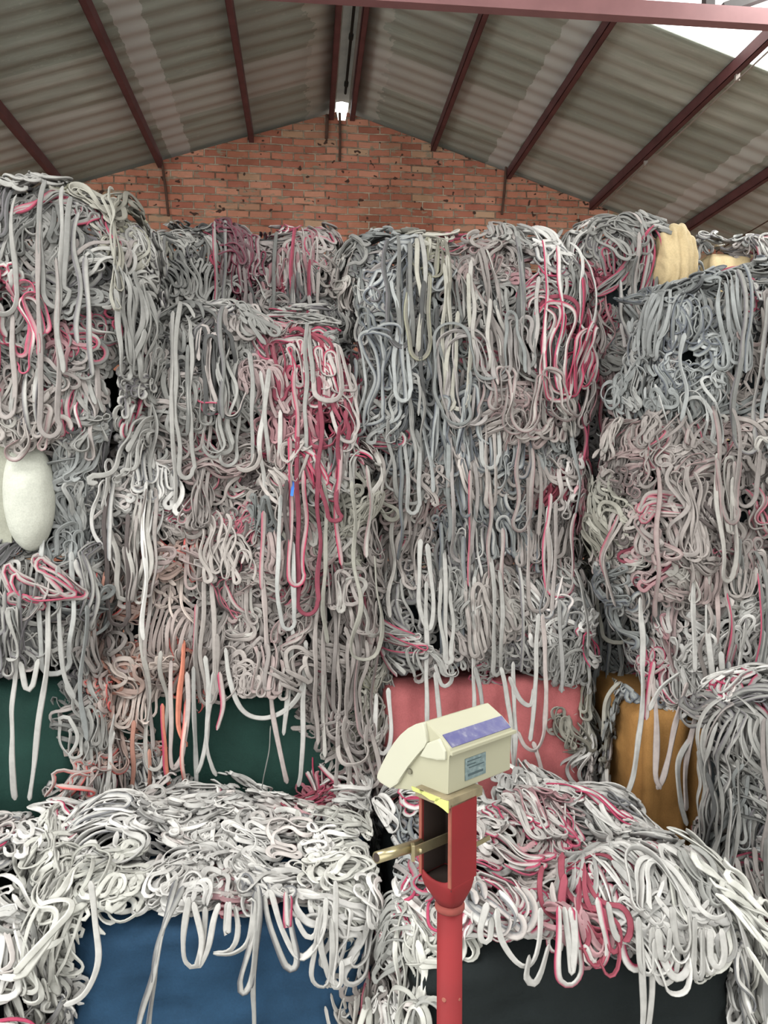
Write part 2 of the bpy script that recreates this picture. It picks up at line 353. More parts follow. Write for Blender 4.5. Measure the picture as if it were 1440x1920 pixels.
# where the dyed bundles sit in the stacks: place, reach, palette
ANCH = [(585, 740, 95, 'rose'), (560, 660, 50, 'rosew'), (630, 820, 50, 'rose'), (470, 490, 55, 'plum'), (440, 520, 40, 'rosew'), (560, 470, 60, 'rosew'), (620, 510, 50, 'warm'),
 (350, 500, 80, 'grey'), (1125, 500, 40, 'rose'), (1115, 570, 45, 'rose'), (1125, 650, 55, 'rose'), (1120, 740, 45, 'rose'), (1140, 820, 40, 'warm'), (990, 530, 55, 'rosew'), (890, 490, 50, 'warm'),
 (1200, 500, 60, 'grey'), (730, 500, 60, 'blue'), (800, 480, 50, 'cream'), (1050, 470, 60, 'white'), (800, 720, 120, 'blue'), (950, 650, 60, 'warm'), (980, 760, 80, 'warm'),
 (1060, 930, 60, 'rosew'), (900, 960, 70, 'blue'), (760, 950, 60, 'warm'), (1130, 960, 45, 'cream'), (1150, 1150, 60, 'blue'), (1080, 1350, 70, 'cream'), (1190, 1320, 60, 'blue'),
 (1300, 620, 100, 'blue'), (1400, 560, 70, 'grey'), (1420, 700, 60, 'warm'), (1300, 880, 110, 'warm'), (1230, 1050, 28, 'rose'), (1310, 1050, 80, 'warm'), (1272, 1150, 22, 'rose'), (1265, 1190, 30, 'rosew'), (1400, 1150, 70, 'grey'),
 (1350, 1250, 70, 'white'), (1250, 1260, 45, 'rosew'), (240, 1300, 80, 'salmon'), (340, 1240, 60, 'salmon'), (210, 1130, 50, 'salmon'), (340, 1050, 50, 'salmon'), (250, 1400, 60, 'salmon'),
 (320, 700, 120, 'grey'), (250, 930, 90, 'white'), (450, 900, 90, 'warm'), (540, 980, 50, 'blue'), (640, 950, 80, 'cream'), (600, 1150, 90, 'warm'), (480, 1150, 80, 'warm'), (640, 1400, 60, 'warm'),
 (90, 430, 110, 'grey'), (220, 430, 60, 'cream'), (90, 640, 45, 'rosew'), (160, 700, 35, 'rosew'), (60, 760, 60, 'warm'), (120, 900, 80, 'blue'), (60, 1150, 80, 'grey'), (150, 1130, 50, 'blue'), (160, 1110, 16, 'rose'), (150, 1380, 50, 'grey'),
 (560, 1500, 60, 'rosew'), (510, 1485, 22, 'rose'), (620, 1500, 28, 'rose'), (440, 1660, 45, 'rosew'), (470, 1655, 16, 'rose'), (300, 1520, 120, 'white'), (500, 1600, 120, 'white'), (150, 1700, 130, 'whitec'), (350, 1680, 80, 'white'),
 (660, 1620, 70, 'whitec'), (690, 1820, 60, 'warm'), (80, 1520, 60, 'white'), (60, 1650, 70, 'whitec'), (110, 1580, 22, 'rosew'), (780, 1800, 80, 'whitec'), (730, 1520, 50, 'white'), (760, 1570, 60, 'blue'),
 (1000, 1600, 100, 'rosew'), (960, 1650, 80, 'rosew'), (1080, 1720, 60, 'rosew'), (1030, 1530, 25, 'rose'), (1130, 1530, 100, 'white'), (1250, 1600, 90, 'white'), (1200, 1720, 80, 'white'), (1330, 1750, 80, 'whitec'), (940, 1520, 60, 'white'),
 (1400, 1450, 60, 'grey'), (1420, 1690, 28, 'rose'), (1400, 1560, 50, 'blue'), (1420, 1850, 60, 'white'), (690, 1310, 50, 'cream'), (850, 1130, 70, 'grey'), (950, 1130, 60, 'warm'), (1060, 1150, 60, 'white')]
AX = np.array([a[:2] for a in ANCH], float); AR = np.array([a[2] for a in ANCH], float)
def palette_at(px, py, default):
    d = np.hypot(AX[:, 0]-px, AX[:, 1]-py)/AR*rng.uniform(.8, 1.25, len(AR)); i = d.argmin()
    return ANCH[i][3] if d[i] < 1.0 else default
BR = {'white': 1.28, 'whitec': 1.25, 'rosew': 1.1, 'salmon': 1.15, 'cream': 1.05}
TINT = np.array([1.03, 1.0, .98])
def pick(pal):
    cs = PAL[pal]; w = np.array([c[1] for c in cs], float); i = rng.choice(len(cs), p=w/w.sum())
    c = np.array(cs[i][0]); g = c.mean(); return (g+(c-g)*.85)*rng.uniform(.74, 1.1)*.66*BR.get(pal, 1)*TINT

def smooth1d(n, amp, wl):
    # smooth random signal of n samples with wavelength about wl samples
    s = np.arange(n); k = 3; out = np.zeros(n)
    for _ in range(k): out += np.sin(s*2*pi/(wl*rng.uniform(.6, 1.7))+rng.uniform(0, 6.28))
    return out*amp/sqrt(k)
DS = .012
def skein(Lm, run, rad, amp, d0):
    th = []; n = 0; tot = int(Lm/DS); d = d0; s = rng.choice([-1, 1])
    while n < tot:
        k = max(2, int(run*rng.uniform(.4, 1.6)/DS)); th.append(np.full(k, d))
        r = rad*rng.uniform(.6, 1.7); k2 = max(4, int(pi*r/DS)); turn = s*pi*rng.uniform(.85, 1.15)
        th.append(d+turn*np.linspace(0, 1, k2)); d = d+turn; n += k+k2
        s = -s if rng.random() < .7 else s
        d = d+(round((d-d0)/pi)*pi+d0-d)*.8
    th = np.concatenate(th)[:tot]; th = th+smooth1d(len(th), amp, 22)
    P = np.cumsum(np.stack([np.cos(th), np.sin(th)], -1)*DS, 0)
    return P

# places where the photograph shows the cloth or paper bare, nothing in front of it
BARE = [(-100, 116, 1268, 1455, 3.2), (304, 330, 1300, 1470, 3.4), (360, 420, 1330, 1470, 3.4), (425, 566, 1305, 1468, 3.4), (732, 1030, 1272, 1462, 3.6), (1236, 1336, 1350, 1540, 3.2), (1188, 1225, 1300, 1380, 3.2),
        (165, 640, 1722, 1990, 2.6), (480, 640, 1712, 1990, 2.6), (885, 1050, 1752, 1990, 2.6), (1050, 1150, 1800, 1990, 2.6), (1150, 1385, 1800, 1990, 2.6), (1236, 1296, 455, 515, 4.0), (1318, 1390, 462, 492, 4.5), (20, 66, 865, 985, 3.2), (-100, 26, 860, 985, 3.2), (204, 228, 670, 820, 9), (642, 668, 600, 690, 4.0)]
class Bale:
    def __init__(s, x0, x1, y0, y1, z0, z1, r=.12, bulge=.02, lump=.045):
        s.x0, s.x1, s.y0, s.y1, s.z0, s.z1, s.r, s.b, s.lump = x0, x1, y0, y1, z0, z1, r, bulge, lump
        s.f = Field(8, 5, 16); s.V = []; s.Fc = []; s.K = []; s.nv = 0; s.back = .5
    def surf(s, u, v, h, core=False):
        X = np.clip(u, s.x0, s.x1); ov = np.abs(u-X); Z = np.minimum(v, s.z1); ot = np.maximum(v-s.z1, 0)
        Y = s.y0+ov+ot
        P = np.stack([X, Y, Z], -1); r = s.r
        I = np.stack([np.clip(X, s.x0+r, s.x1-r), np.clip(Y, s.y0+r, s.y1-r), np.minimum(Z, s.z1-r)], -1)
        d = P-I; n = d/np.maximum(np.linalg.norm(d, axis=-1, keepdims=True), 1e-6)
        cu = (X-(s.x0+s.x1)/2)/((s.x1-s.x0)/2); bu = s.b*(1-cu**2)
        off = r+h+bu+s.f(P)*s.lump*(0 if core else 1)
        return I+n*off[..., None], n
    def add(s, C3, Nn, col, edge, wd, th, tw, closed_tip=True):
        n = len(C3); T = np.gradient(C3, axis=0); T /= np.maximum(np.linalg.norm(T, axis=1, keepdims=True), 1e-9)
        Sx = np.cross(T, Nn); Sx /= np.maximum(np.linalg.norm(Sx, axis=1, keepdims=True), 1e-6); Nn = np.cross(Sx, T)
        c, q = np.cos(tw)[:, None], np.sin(tw)[:, None]
        A = Sx*c+Nn*q; B = -Sx*q+Nn*c
        V = C3[:, None, :]+A[:, None, :]*(SEC_A*wd)[None, :, None]*(1+smooth1d(n, .12, 22))[:, None, None]+B[:, None, :]*(SEC_B*th)[None, :, None]
        V[0] = C3[0]+(V[0]-C3[0])*.35; V[-1] = C3[-1]+(V[-1]-C3[-1])*.35
        i = np.arange(n-1)[:, None]; j = np.arange(8)[None, :]; j2 = (j+1) % 8
        Fc = np.stack([i*8+j, i*8+j2, (i+1)*8+j2, (i+1)*8+j], -1).reshape(-1, 4)
        K = np.ones((n, 8, 4)); K[..., :3] = col; K[:, 5:, :3] = np.array(col)*s.back  # darker printed reverse, deepened to add shade between strips
        if edge is not None: K[:, 3:6, :3] = edge
        return V.reshape(-1, 3), Fc, K.reshape(-1, 4)
    def push(s, a):
        V, Fc, K = a; s.V.append(V); s.Fc.append(Fc+s.nv); s.K.append(K); s.nv += len(V)
    def patch(s, u0, u1, v0, v1, dens, run, rad, amp, d0=-pi/2, dspread=.35, Lm=.8, pal='grey', expose=(), hmax=.075, wd=.0092, hmin=0.0, tol=.06):
        area_ = (u1-u0)*(v1-v0); cnt = area_*dens/(Lm*wd*2); k_ = 4.2; nb = max(1, int(cnt/k_))
        gx = max(1, int(sqrt(nb*(u1-u0)/(v1-v0)))); gy = max(1, int(nb/gx))
        cells = [(i, j) for i in range(gx) for j in range(gy)]; rng.shuffle(cells)
        for (i, j) in cells:
            for tr in range(7):
                tu = u0+(i+rng.random())*(u1-u0)/gx; tv = v0+(j+rng.random())*(v1-v0)/gy
                P = skein(Lm*rng.uniform(.5, 1.5), run*rng.choice([.5, 1, 1, 1.6]), rad, amp, d0+rng.normal()*dspread)
                P = P-P.mean(0)+np.array([tu, tv])
                P[:, 1] = np.maximum(P[:, 1], .015)
                bad = 0
                for (a, b2, c, d, w_) in expose:
                    e = (P[:, 0] > a) & (P[:, 0] < b2) & (P[:, 1] > c) & (P[:, 1] < d)
                    bad += e.mean()
                if bad <= tol*rng.random()*1.6:
                    q3, _ = s.surf(P[::4, 0], P[::4, 1], np.full(len(P[::4]), .05)); bx, by = proj(q3.T.T)
                    g = sum((((bx > a)&(bx < b2)&(by > c)&(by < d)).mean() if s.y0 < lim else 0) for (a, b2, c, d, lim) in BARE)
                    if g <= .07*rng.random()**1.5: break
            else: continue
            P3, _ = s.surf(np.array([tu]), np.array([tv]), np.array([.05])); px, py = proj(P3[0])
            pl = palette_at(px, py, pal)
            base = pick(pl); ed = EDGE[pl][rng.integers(len(EDGE[pl]))]; ed = None if ed is None else np.array(ed)
            h0 = rng.uniform(hmin, hmax); nk = rng.integers(2, 8)
            n = len(P); hs = smooth1d(n, .012, 30)
            perp = d0+pi/2
            for q in range(nk):
                o = (q-nk/2)*wd*rng.uniform(1.5, 2.3); sc = 1+rng.normal()*.03
                Q = (P-P.mean(0))*sc+P.mean(0)+np.array([cos(perp), sin(perp)])*o+np.array([cos(d0), sin(d0)])*rng.normal()*.02
                Q = Q+np.stack([smooth1d(n, .006, 26), smooth1d(n, .006, 26)], -1)
                a0, a1 = (0, n) if rng.random() < .5 else (rng.integers(0, n//4), n-rng.integers(0, n//4))
                Q = Q[a0:a1]; m_ = len(Q)
                if m_ < 8: continue
                C3, Nn = s.surf(Q[:, 0], Q[:, 1], h0+hs[a0:a1]+smooth1d(m_, .006, 20)+rng.uniform(-.01, .01))
                cc = base*rng.uniform(.9, 1.08) if rng.random() < .75 else pick(pl)
                w_ = wd*rng.uniform(.7, 1.2); th_ = w_*rng.uniform(.32, .55)
                s.push(s.add(C3, Nn, cc, ed if rng.random() < .8 else None, w_, th_, smooth1d(m_, 1.0, 40)+rng.normal()*.3))
    def finish(s, root, label=None):
        V = np.concatenate(s.V); Fc = np.concatenate(s.Fc); K = np.concatenate(s.K)
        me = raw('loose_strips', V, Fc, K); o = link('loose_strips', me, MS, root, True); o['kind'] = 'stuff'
        if label: o['label'] = label
        return o
    def wrapper(s, root, m, seg=5, axis='x', amp=.02, wr=.008, label=None, shrink=0.):
        # rounded, strapped block of cloth: front, top, sides and back as one closed skin
        bm = bmesh.new(); box(bm, -1, 1, -1, 1, -1, 1)
        bmesh.ops.subdivide_edges(bm, edges=bm.edges[:], cuts=31, use_grid_fill=True)
        f2 = Field(8, 18, 45); cx, cy, cz = (s.x0+s.x1)/2, (s.y0+s.y1)/2, (s.z0+s.z1)/2
        hx, hy, hz = (s.x1-s.x0)/2, (s.y1-s.y0)/2, (s.z1-s.z0)/2; r = s.r
        P = np.array([v.co[:] for v in bm.verts]); Q = P*np.array([hx, hy, hz])
        rb = min(r, .05) if s.z0 > .01 else .01
        zi = np.where(Q[:, 2] > 0, np.minimum(Q[:, 2], hz-r), np.maximum(Q[:, 2], -hz+rb))
        I = np.stack([np.clip(Q[:, 0], -hx+r, hx-r), np.clip(Q[:, 1], -hy+r, hy-r), zi], -1)
        d = Q-I; n = d/np.maximum(np.linalg.norm(d, axis=1, keepdims=True), 1e-6)
        rr = np.where((Q[:, 2] < 0) & (np.abs(n[:, 2]) > .5), rb, r)
        t = (P[:, 0] if axis == 'x' else P[:, 2])*.5+.5
        bl = np.abs(np.sin(t*pi*seg))**.6*amp-amp*.4
        vert = 1-np.abs(P[:, 2])**3
        wx = np.sin(Q[:, 2]*70+np.sin(Q[:, 0]*9)*3)*.5+.5 if axis == 'x' else np.sin(Q[:, 0]*60+np.sin(Q[:, 2]*9)*3)*.5+.5
        off = rr+(bl+s.b)*np.abs(1-np.abs(n[:, 2]))+f2(Q)*wr*.5*vert-wr*wx*np.abs(np.cos(t*pi*seg))*vert-shrink-.045*np.clip(n[:, 2], 0, 1)
        off = np.where(n[:, 2] < -.5, rb, off)
        R = I+n*off[:, None]+np.array([cx, cy, cz])
        for v, p in zip(bm.verts, R): v.co = p
        o = bm_obj('wrapper', bm, m, root, True)
        if label: o['label'] = label
        return o

def catmull(P, step=.012):
    P = [np.array(p, float) for p in P]; P = [2*P[0]-P[1]]+P+[2*P[-1]-P[-2]]; out = []
    for i in range(1, len(P)-2):
        n = max(2, int(np.linalg.norm(P[i+1]-P[i])/step))
        for k in range(n):
            t = k/n; a, b2, c, d = P[i-1:i+3]
            out.append(.5*((2*b2)+(-a+c)*t+(2*a-5*b2+4*c-d)*t*t+(-a+3*b2-3*c+d)*t**3))
    out.append(P[-2]); return np.array(out)

def make_bale(px0, px1, D, zt, zb, depth, wrap, label, pal='grey', r=.12, z0=None, dens=4.2, expose=(), group='fabric bales in the stack', cover=None, seg=5, axis='x', amp=.02,
              top=True, run=.16, rad=.022, fr_amp=.42, X=None, top_kw=None, lump=.045, hang=6, wlabel=None, drop=.05, wr=.008, sides=(1, 1), bulge=.02):
    """px0, px1 = measured columns; zt, zb = measured rows of top and bottom edge of the front face at distance D."""
    pm = (zt+zb)/2
    x0, x1 = X if X else (at_y(px0, pm, D)[0], at_y(px1, pm, D)[0])
    z1 = at_y((px0+px1)/2, zt, D)[2] if zt > 5 else zt; zbm = at_y((px0+px1)/2, zb, D)[2] if zb > 5 else zb
    zz0 = zbm if z0 is None else z0
    B = Bale(x0+.03, x1-.03, D, D+depth, zz0, z1-.03, r, bulge, lump)
    root = empty('fabric_bale', ((x0+x1)/2, D+depth/2, zz0)); tag(root, label, 'fabric bale', group)
    ex = []
    for (a, b2, c, d) in expose:
        p = at_y(a, c, D-.02); q = at_y(b2, d, D-.02); ex.append((p[0], q[0], q[2], p[2], 0))
    B.wrapper(root, CL[wrap], seg, axis, amp, label=wlabel, wr=wr, shrink=0. if wlabel else (.02 if wrap == 'paper' else min(.03+lump, .06)))
    sd = .30
    ul, ur = B.x0-sd*sides[0], B.x1+sd*sides[1]
    kw = dict(pal=pal, expose=ex)
    vlo = zbm-drop
    B.patch(ul, ur, vlo, B.z1, 3.2, .06, .018, .9, Lm=.5, dspread=1.5, hmin=-.02, hmax=.03, **kw)
    # body of skeins hanging on the front and round the corners
    B.patch(ul, ur, vlo, B.z1, dens*.50, run, rad, fr_amp, Lm=.75, **kw)
    B.patch(ul, ur, vlo, B.z1+.05, dens*.55, run*.6, rad*.95, fr_amp*1.5, Lm=.8, dspread=1.0, **kw)
    B.patch(ul+.1, ur-.1, vlo-.02, B.z1-.02, dens*.12, run*2.2, rad*1.1, fr_amp*.4, Lm=.9, dspread=.12, hmin=.05, hmax=.10, **kw)
    # tangle rolled over the top edge
    if top:
        tk = dict(dens=dens*.8, run=.10, rad=.025, amp=.8, dspread=1.5, Lm=.6); tk.update(top_kw or {}); td = tk.pop('depth', .30)
        B.patch(B.x0-.05, B.x1+.05, B.z1-.05, B.z1+td, tk['dens'], tk['run'], tk['rad'], tk['amp'], d0=tk.get('d0', -pi/2), dspread=tk['dspread'], Lm=tk['Lm'], pal=pal, hmax=.10)
    # long strips trailing down the face, each one its own part
    for k in range(hang):
        for tr in range(8):
            u = rng.uniform(B.x0+.04, B.x1-.04); v1 = rng.uniform(B.z1-.25, B.z1+.02); Ln = rng.uniform(.30, .75)
            if v1-Ln < .1: continue
            bx, by = proj(B.surf(np.full(6, u), np.linspace(v1, v1-Ln, 6), np.full(6, .1))[0])
            if not any(((bx > a-12) & (bx < b2+12) & (by > c) & (by < d)).any() for (a, b2, c, d, _) in BARE): break
        else: continue
        n = int(Ln/DS); s_ = np.arange(n); sp_ = rng.uniform(.015, .05)
        pth = np.stack([u+smooth1d(n, .007, 30), v1-s_*DS], -1)
        if rng.random() < .6:      # comes back up as a loop
            nb_ = max(5, int(pi*sp_/DS)); an = np.linspace(0, pi, nb_)
            arc = pth[-1]+np.stack([sp_*(1-np.cos(an)), -sp_*1.3*np.sin(an)], -1)
            m_ = int(n*rng.uniform(.5, .95)); up = arc[-1]+np.stack([smooth1d(m_, .006, 30), np.arange(1, m_+1)*DS], -1); up[:, 0] -= smooth1d(m_, .006, 30)[0]
            pth = np.concatenate([pth, arc[1:], up])
        C3, Nn = B.surf(pth[:, 0], pth[:, 1], np.full(len(pth), .105)+smooth1d(len(pth), .006, 40)); px, py = proj(C3[0])
        pl = palette_at(px, py, pal); ed = EDGE[pl][rng.integers(len(EDGE[pl]))]
        V, Fc, K = B.add(C3, Nn, pick(pl)*.9, ed, .0098, .0042, smooth1d(len(pth), .5, 60))
        link('hanging_strip', raw('hanging_strip', V, Fc, K), MS, root, True)
    return B, root
def strand(root, pts, D, col, edge=None, wd=.0125, h=.0):
    """one strip draped along measured points of the face at distance D (a third number moves a point nearer)."""
    P = catmull([at_y(p[0], p[1], D-h-(p[2] if len(p) > 2 else 0)) for p in pts])
    n = len(P); P = P+np.stack([smooth1d(n, .0025, 25), smooth1d(n, .004, 30), smooth1d(n, .002, 25)], -1)
    B = Bale(0, 1, 0, 1, 0, 1); Nn = np.tile(np.array([0, -1., 0]), (n, 1))
    V, Fc, K = B.add(P, Nn, np.array(col)*.68*TINT, edge, wd*.84, wd*.42, smooth1d(n, .5, 40))
    return link('hanging_strip', raw('hanging_strip', V, Fc, K), MS, root, True)

LG = (.62, .62, .61); WH = (.78, .78, .77); PK = (.62, .55, .54); MG = (.45, .455, .45); CRM = (.42, .06, .12); DK = (.13, .13, .14); OR = (.70, .26, .18)
BD = .85
# ---- stack A, far left
DA = 3.05
B, R_ = make_bale(-330, 262, DA, 366, 600, BD, 'navy', 'tall pale bale at the top of the far left stack, loops spilling over it', 'grey', r=.2, dens=4.6, drop=.42, fr_amp=.6, lump=.05, hang=14); B.finish(R_)
B, R_ = make_bale(-330, 222, DA+.05, 600, 835, BD, 'navy', 'grey and rose strip bale in the far left stack, under the topmost one', 'grey', top=False, sides=(1, .2), hang=8); B.finish(R_)
B, R_ = make_bale(-330, 178, DA+.08, 835, 1030, BD, 'navy', 'bale with a bare white bulge at the left edge of the photo', 'blue', expose=[(-60, 68, 838, 1015)], top=False, drop=.02, hang=3); B.finish(R_)
# white bulging cloth and pale card of that bale
bm = bmesh.new(); c = at_y(52, 930, DA-.0); bmesh.ops.create_icosphere(bm, subdivisions=4, radius=1)
fz = Field(6, 1.5, 4)
for v in bm.verts:
    p = np.array(v.co[:]); g = 1+.03*float(fz(p)); p = p/np.linalg.norm(np.abs(p)**1.0)**0*(1+.10*(1-np.max(np.abs(p)))); v.co = (c[0]+p[0]*.092*g, c[1]+.02+p[1]*.09, c[2]+p[2]*.205*g)
o = bm_obj('cloth_bulge', bm, CL['white'], R_, True); o['label'] = 'smooth white cloth bulge'
bm = bmesh.new(); p = at_y(-60, 832, DA+.0); q = at_y(24, 1018, DA+.0); box(bm, p[0], q[0], DA-.01, DA+.03, q[2], p[2])
o = bm_obj('card_panel', bm, CL['beige'], R_, False, .004); o['label'] = 'pale beige card panel'
B, R_ = make_bale(-330, 182, DA+.04, 1030, 1250, BD, 'navy', 'grey strip bale in the far left stack, between the white bulge and the green wrapper', 'grey', top=False, drop=.02, hang=6); B.finish(R_)
B, R_ = make_bale(-330, 182, DA+.06, 1250, 1490, BD, 'green', 'lowest dark green wrapped bale of the far left stack', 'grey', expose=[(-340, 116, 1262, 1520)], z0=0, top=False, drop=.4, hang=2, seg=6, wlabel='dark green cloth wrapper'); B.finish(R_)
for pts, col in (([(35, 1080), (30, 1230), (22, 1350), (25, 1460), (30, 1500)], LG), ([(92, 1120), (88, 1240), (72, 1360), (62, 1450), (55, 1500)], LG),
                 ([(38, 1240), (48, 1290), (62, 1285), (72, 1235)], LG), ([(108, 1060), (112, 1180), (120, 1260), (140, 1310)], MG)):
    strand(R_, pts, DA, col, None, .013, .06)
# ---- stack B
DB = 3.3
B, R_ = make_bale(236, 662, DB, 582, 842, BD, 'navy', 'topmost bale of the second stack from left, with a crimson bundle at its corner', 'grey', r=.15, dens=4.6, lump=.05, hang=14, drop=.12); B.finish(R_)
B, R_ = make_bale(182, 702, DB-.02, 845, 1045, 1.7, 'navy', 'grey and cream bale right below the crimson cornered one', 'warm', r=.1, drop=.14, hang=12); B.finish(R_)
bm = bmesh.new(); bar(bm, tuple(at_y(551, 896, DB-.15)), tuple(at_y(547, 930, DB-.15)), .012, .004, (0, 1, 0)); o = bm_obj('blue_tie', bm, simple('blue_plastic', (.02, .16, .62), .1, 5, .4), R_); o['label'] = 'bright blue plastic tie end'
B, R_ = make_bale(190, 700, DB, 1050, 1262, 1.7, 'navy', 'pinkish bale with long loops just above the green wrapped bale of the second stack', 'warm', r=.1, drop=.10, hang=12); B.finish(R_)
B, R_ = make_bale(186, 702, DB+.02, 1262, 1490, 1.7, 'green', 'green wrapped bale at the foot of the second stack, behind the blue one', 'warm', expose=[(302, 572, 1292, 1520)], z0=0, top=False, hang=5, axis='x', seg=3, wlabel='dark green cloth wrapper with level creases', wr=.014); B.finish(R_)
for pts, col, e in (([(422, 1215), (430, 1270), (455, 1330), (490, 1348), (530, 1335), (562, 1300), (572, 1250)], LG, None),
    ([(492, 1060), (500, 1180), (506, 1290), (518, 1370), (530, 1430), (538, 1470)], PK, None),
    ([(549, 1180), (542, 1280), (532, 1380)], LG, None), ([(320, 1240), (322, 1330), (318, 1410), (325, 1440), (345, 1410), (352, 1340), (350, 1260)], PK, None),
    ([(345, 1200), (338, 1300), (333, 1360), (352, 1400)], OR, OR), ([(304, 1320), (308, 1400), (318, 1480)], OR, CRM),
    ([(362, 1250), (366, 1380), (368, 1490)], MG, None), ([(385, 1230), (392, 1330), (380, 1420), (370, 1450)], LG, None), ([(400, 1260), (388, 1370), (396, 1430), (404, 1455)], LG, None),
    ([(412, 1260), (418, 1320), (405, 1370)], PK, CRM), ([(575, 1200), (568, 1330), (566, 1440), (560, 1475)], LG, None), ([(508, 1360), (500, 1430), (492, 1480)], (.3, .31, .3), None)):
    strand(R_, pts, DB, col, e, .0125 if len(pts) != 3 or col != (.3, .31, .3) else .003, .11)
# behind stack B
B, R_ = make_bale(262, 652, 4.25, 442, 640, .8, 'navy', 'grey and plum bale standing behind the second stack, against the brick gable view', 'grey', r=.12, dens=4.4, lump=.04, hang=8, drop=.0); B.finish(R_)
zlow = at_y(450, 842, DB)[2]
B, R_ = make_bale(270, 690, 4.27, at_y(450, 640, 4.25)[2], zlow, .75, 'navy', 'shadowed dark bale in the gap between second and third stack', 'grey', dens=1.2, top=False, hang=0); B.finish(R_)
# ---- stack C
DC = 3.42
B, R_ = make_bale(664, 1086, DC, 440, 645, BD, 'navy', 'topmost bale of the third stack, beneath the gable peak, with long trailing strips', 'grey', r=.14, dens=4.8, lump=.03, drop=.45, hang=20, fr_amp=.45)
B.patch(B.x0, B.x1, B.z0-.55, B.z0+.1, 1.2, .4, .05, .2, Lm=1.3, dspread=.1, pal='grey', hmin=.08, hmax=.12); B.finish(R_)
B, R_ = make_bale(672, 1082, DC+.03, 645, 860, BD, 'navy', 'blue grey bale in the third stack, second from its top', 'blue', top=False, drop=.2, hang=10); B.finish(R_)
B, R_ = make_bale(700, 1080, DC+.05, 862, 1050, BD, 'navy', 'mixed grey bale halfway down the third stack with reddish right corner', 'warm', drop=.1, hang=10, top_kw=dict(depth=.1)); B.finish(R_)
B, R_ = make_bale(706, 1102, DC+.02, 1052, 1250, BD, 'navy', 'bale resting on the pink wrapped one in the third stack', 'grey', drop=.04, hang=8, top_kw=dict(depth=.1)); B.finish(R_)
B, R_ = make_bale(694, 1112, DC+.02, 1243, 1490, BD, 'pink', 'pink wrapped bale behind the weighing scale', 'cream', expose=[(722, 1034, 1268, 1520)], z0=0, top=False, drop=.4, hang=0, seg=5, amp=.05, wlabel='faded pink cloth wrapper', r=.09); B.finish(R_)
for pts, col in (([(798, 1090), (800, 1200), (800, 1300), (801, 1370)], LG), ([(815, 1260), (822, 1310), (824, 1370)], LG), ([(890, 1080), (888, 1200), (889, 1345)], LG),
    ([(790, 1010), (785, 1120), (805, 1180), (812, 1110), (800, 1020)], LG), ([(938, 1250), (950, 1300), (962, 1400), (965, 1470)], LG), ([(962, 1240), (965, 1340), (964, 1480)], LG),
    ([(955, 1268), (975, 1310), (995, 1322), (1002, 1290)], LG), ([(970, 1370), (985, 1400), (1005, 1405), (1020, 1370), (1024, 1300), (1018, 1150)], PK), ([(1000, 1390), (1010, 1420), (1018, 1455)], PK),
    ([(1008, 1150), (1004, 1280), (995, 1390)], LG), ([(705, 1300), (704, 1380), (712, 1410), (726, 1405), (732, 1370), (730, 1290)], WH), ([(815, 1245), (828, 1285), (845, 1280), (850, 1255)], LG), ([(890, 1250), (900, 1290), (905, 1340)], MG)):
    strand(R_, pts, DC, col, None, .0125, .12)
# ---- stack D behind (between third stack and the right pile)
DD = 3.62
B, R_ = make_bale(1106, 1300, DD, 424, 640, BD, 'navy', 'narrow topmost bale with crimson strips and crumpled tan paper on its right', 'grey', r=.12, dens=4.6, hang=4, drop=.1, expose=[(1228, 1320, 440, 560)], lump=.05)
B.finish(R_)
bm = bmesh.new(); c = at_y(1264, 496, DD-.02); bmesh.ops.create_icosphere(bm, subdivisions=5, radius=1); fz = Field(6, 3, 9)
for v in bm.verts:
    p = np.array(v.co[:]); g = 1+.09*float(fz(p*np.array([2.4, 1, .6])))+.05*abs(sin(p[0]*9+2*p[2]+2*sin(p[2]*5))); v.co = (c[0]+p[0]*.10*g, c[1]+p[1]*.10*g, c[2]+p[2]*.175*g)
o = bm_obj('crumpled_paper', bm, CL['paper'], R_, True); o['label'] = 'crumpled tan wrapping paper'
B, R_ = make_bale(1104, 1300, DD+.02, 640, 862, BD, 'navy', 'crimson streaked narrow bale directly under the one with tan paper', 'blue', top=False, hang=4, drop=.1, lump=.05); B.finish(R_)
B, R_ = make_bale(1100, 1300, DD+.08, 870, 1060, BD, 'navy', 'cream and grey narrow bale in the recess right of the third stack', 'cream', hang=4, drop=.1, top_kw=dict(depth=.1)); B.finish(R_)
B, R_ = make_bale(1100, 1300, DD+.12, 1064, 1270, BD, 'navy', 'shaded blue grey narrow bale in the recess right of the third stack', 'blue', hang=4, drop=.1, top=False); B.finish(R_)
B, R_ = make_bale(1096, 1300, DD+.1, 1272, 1490, BD, 'navy', 'lowest narrow bale of the recess, right of the pink wrapper', 'blue', hang=4, z0=0, top=False); B.finish(R_)
B, R_ = make_bale(1312, 1480, 4.35, 440, 640, .8, 'paper', 'small far bale with pale paper showing, behind the right pile', 'grey', r=.12, dens=3.5, hang=0, expose=[(1318, 1390, 462, 600)], z0=0, top_kw=dict(depth=.15))
B.finish(R_)
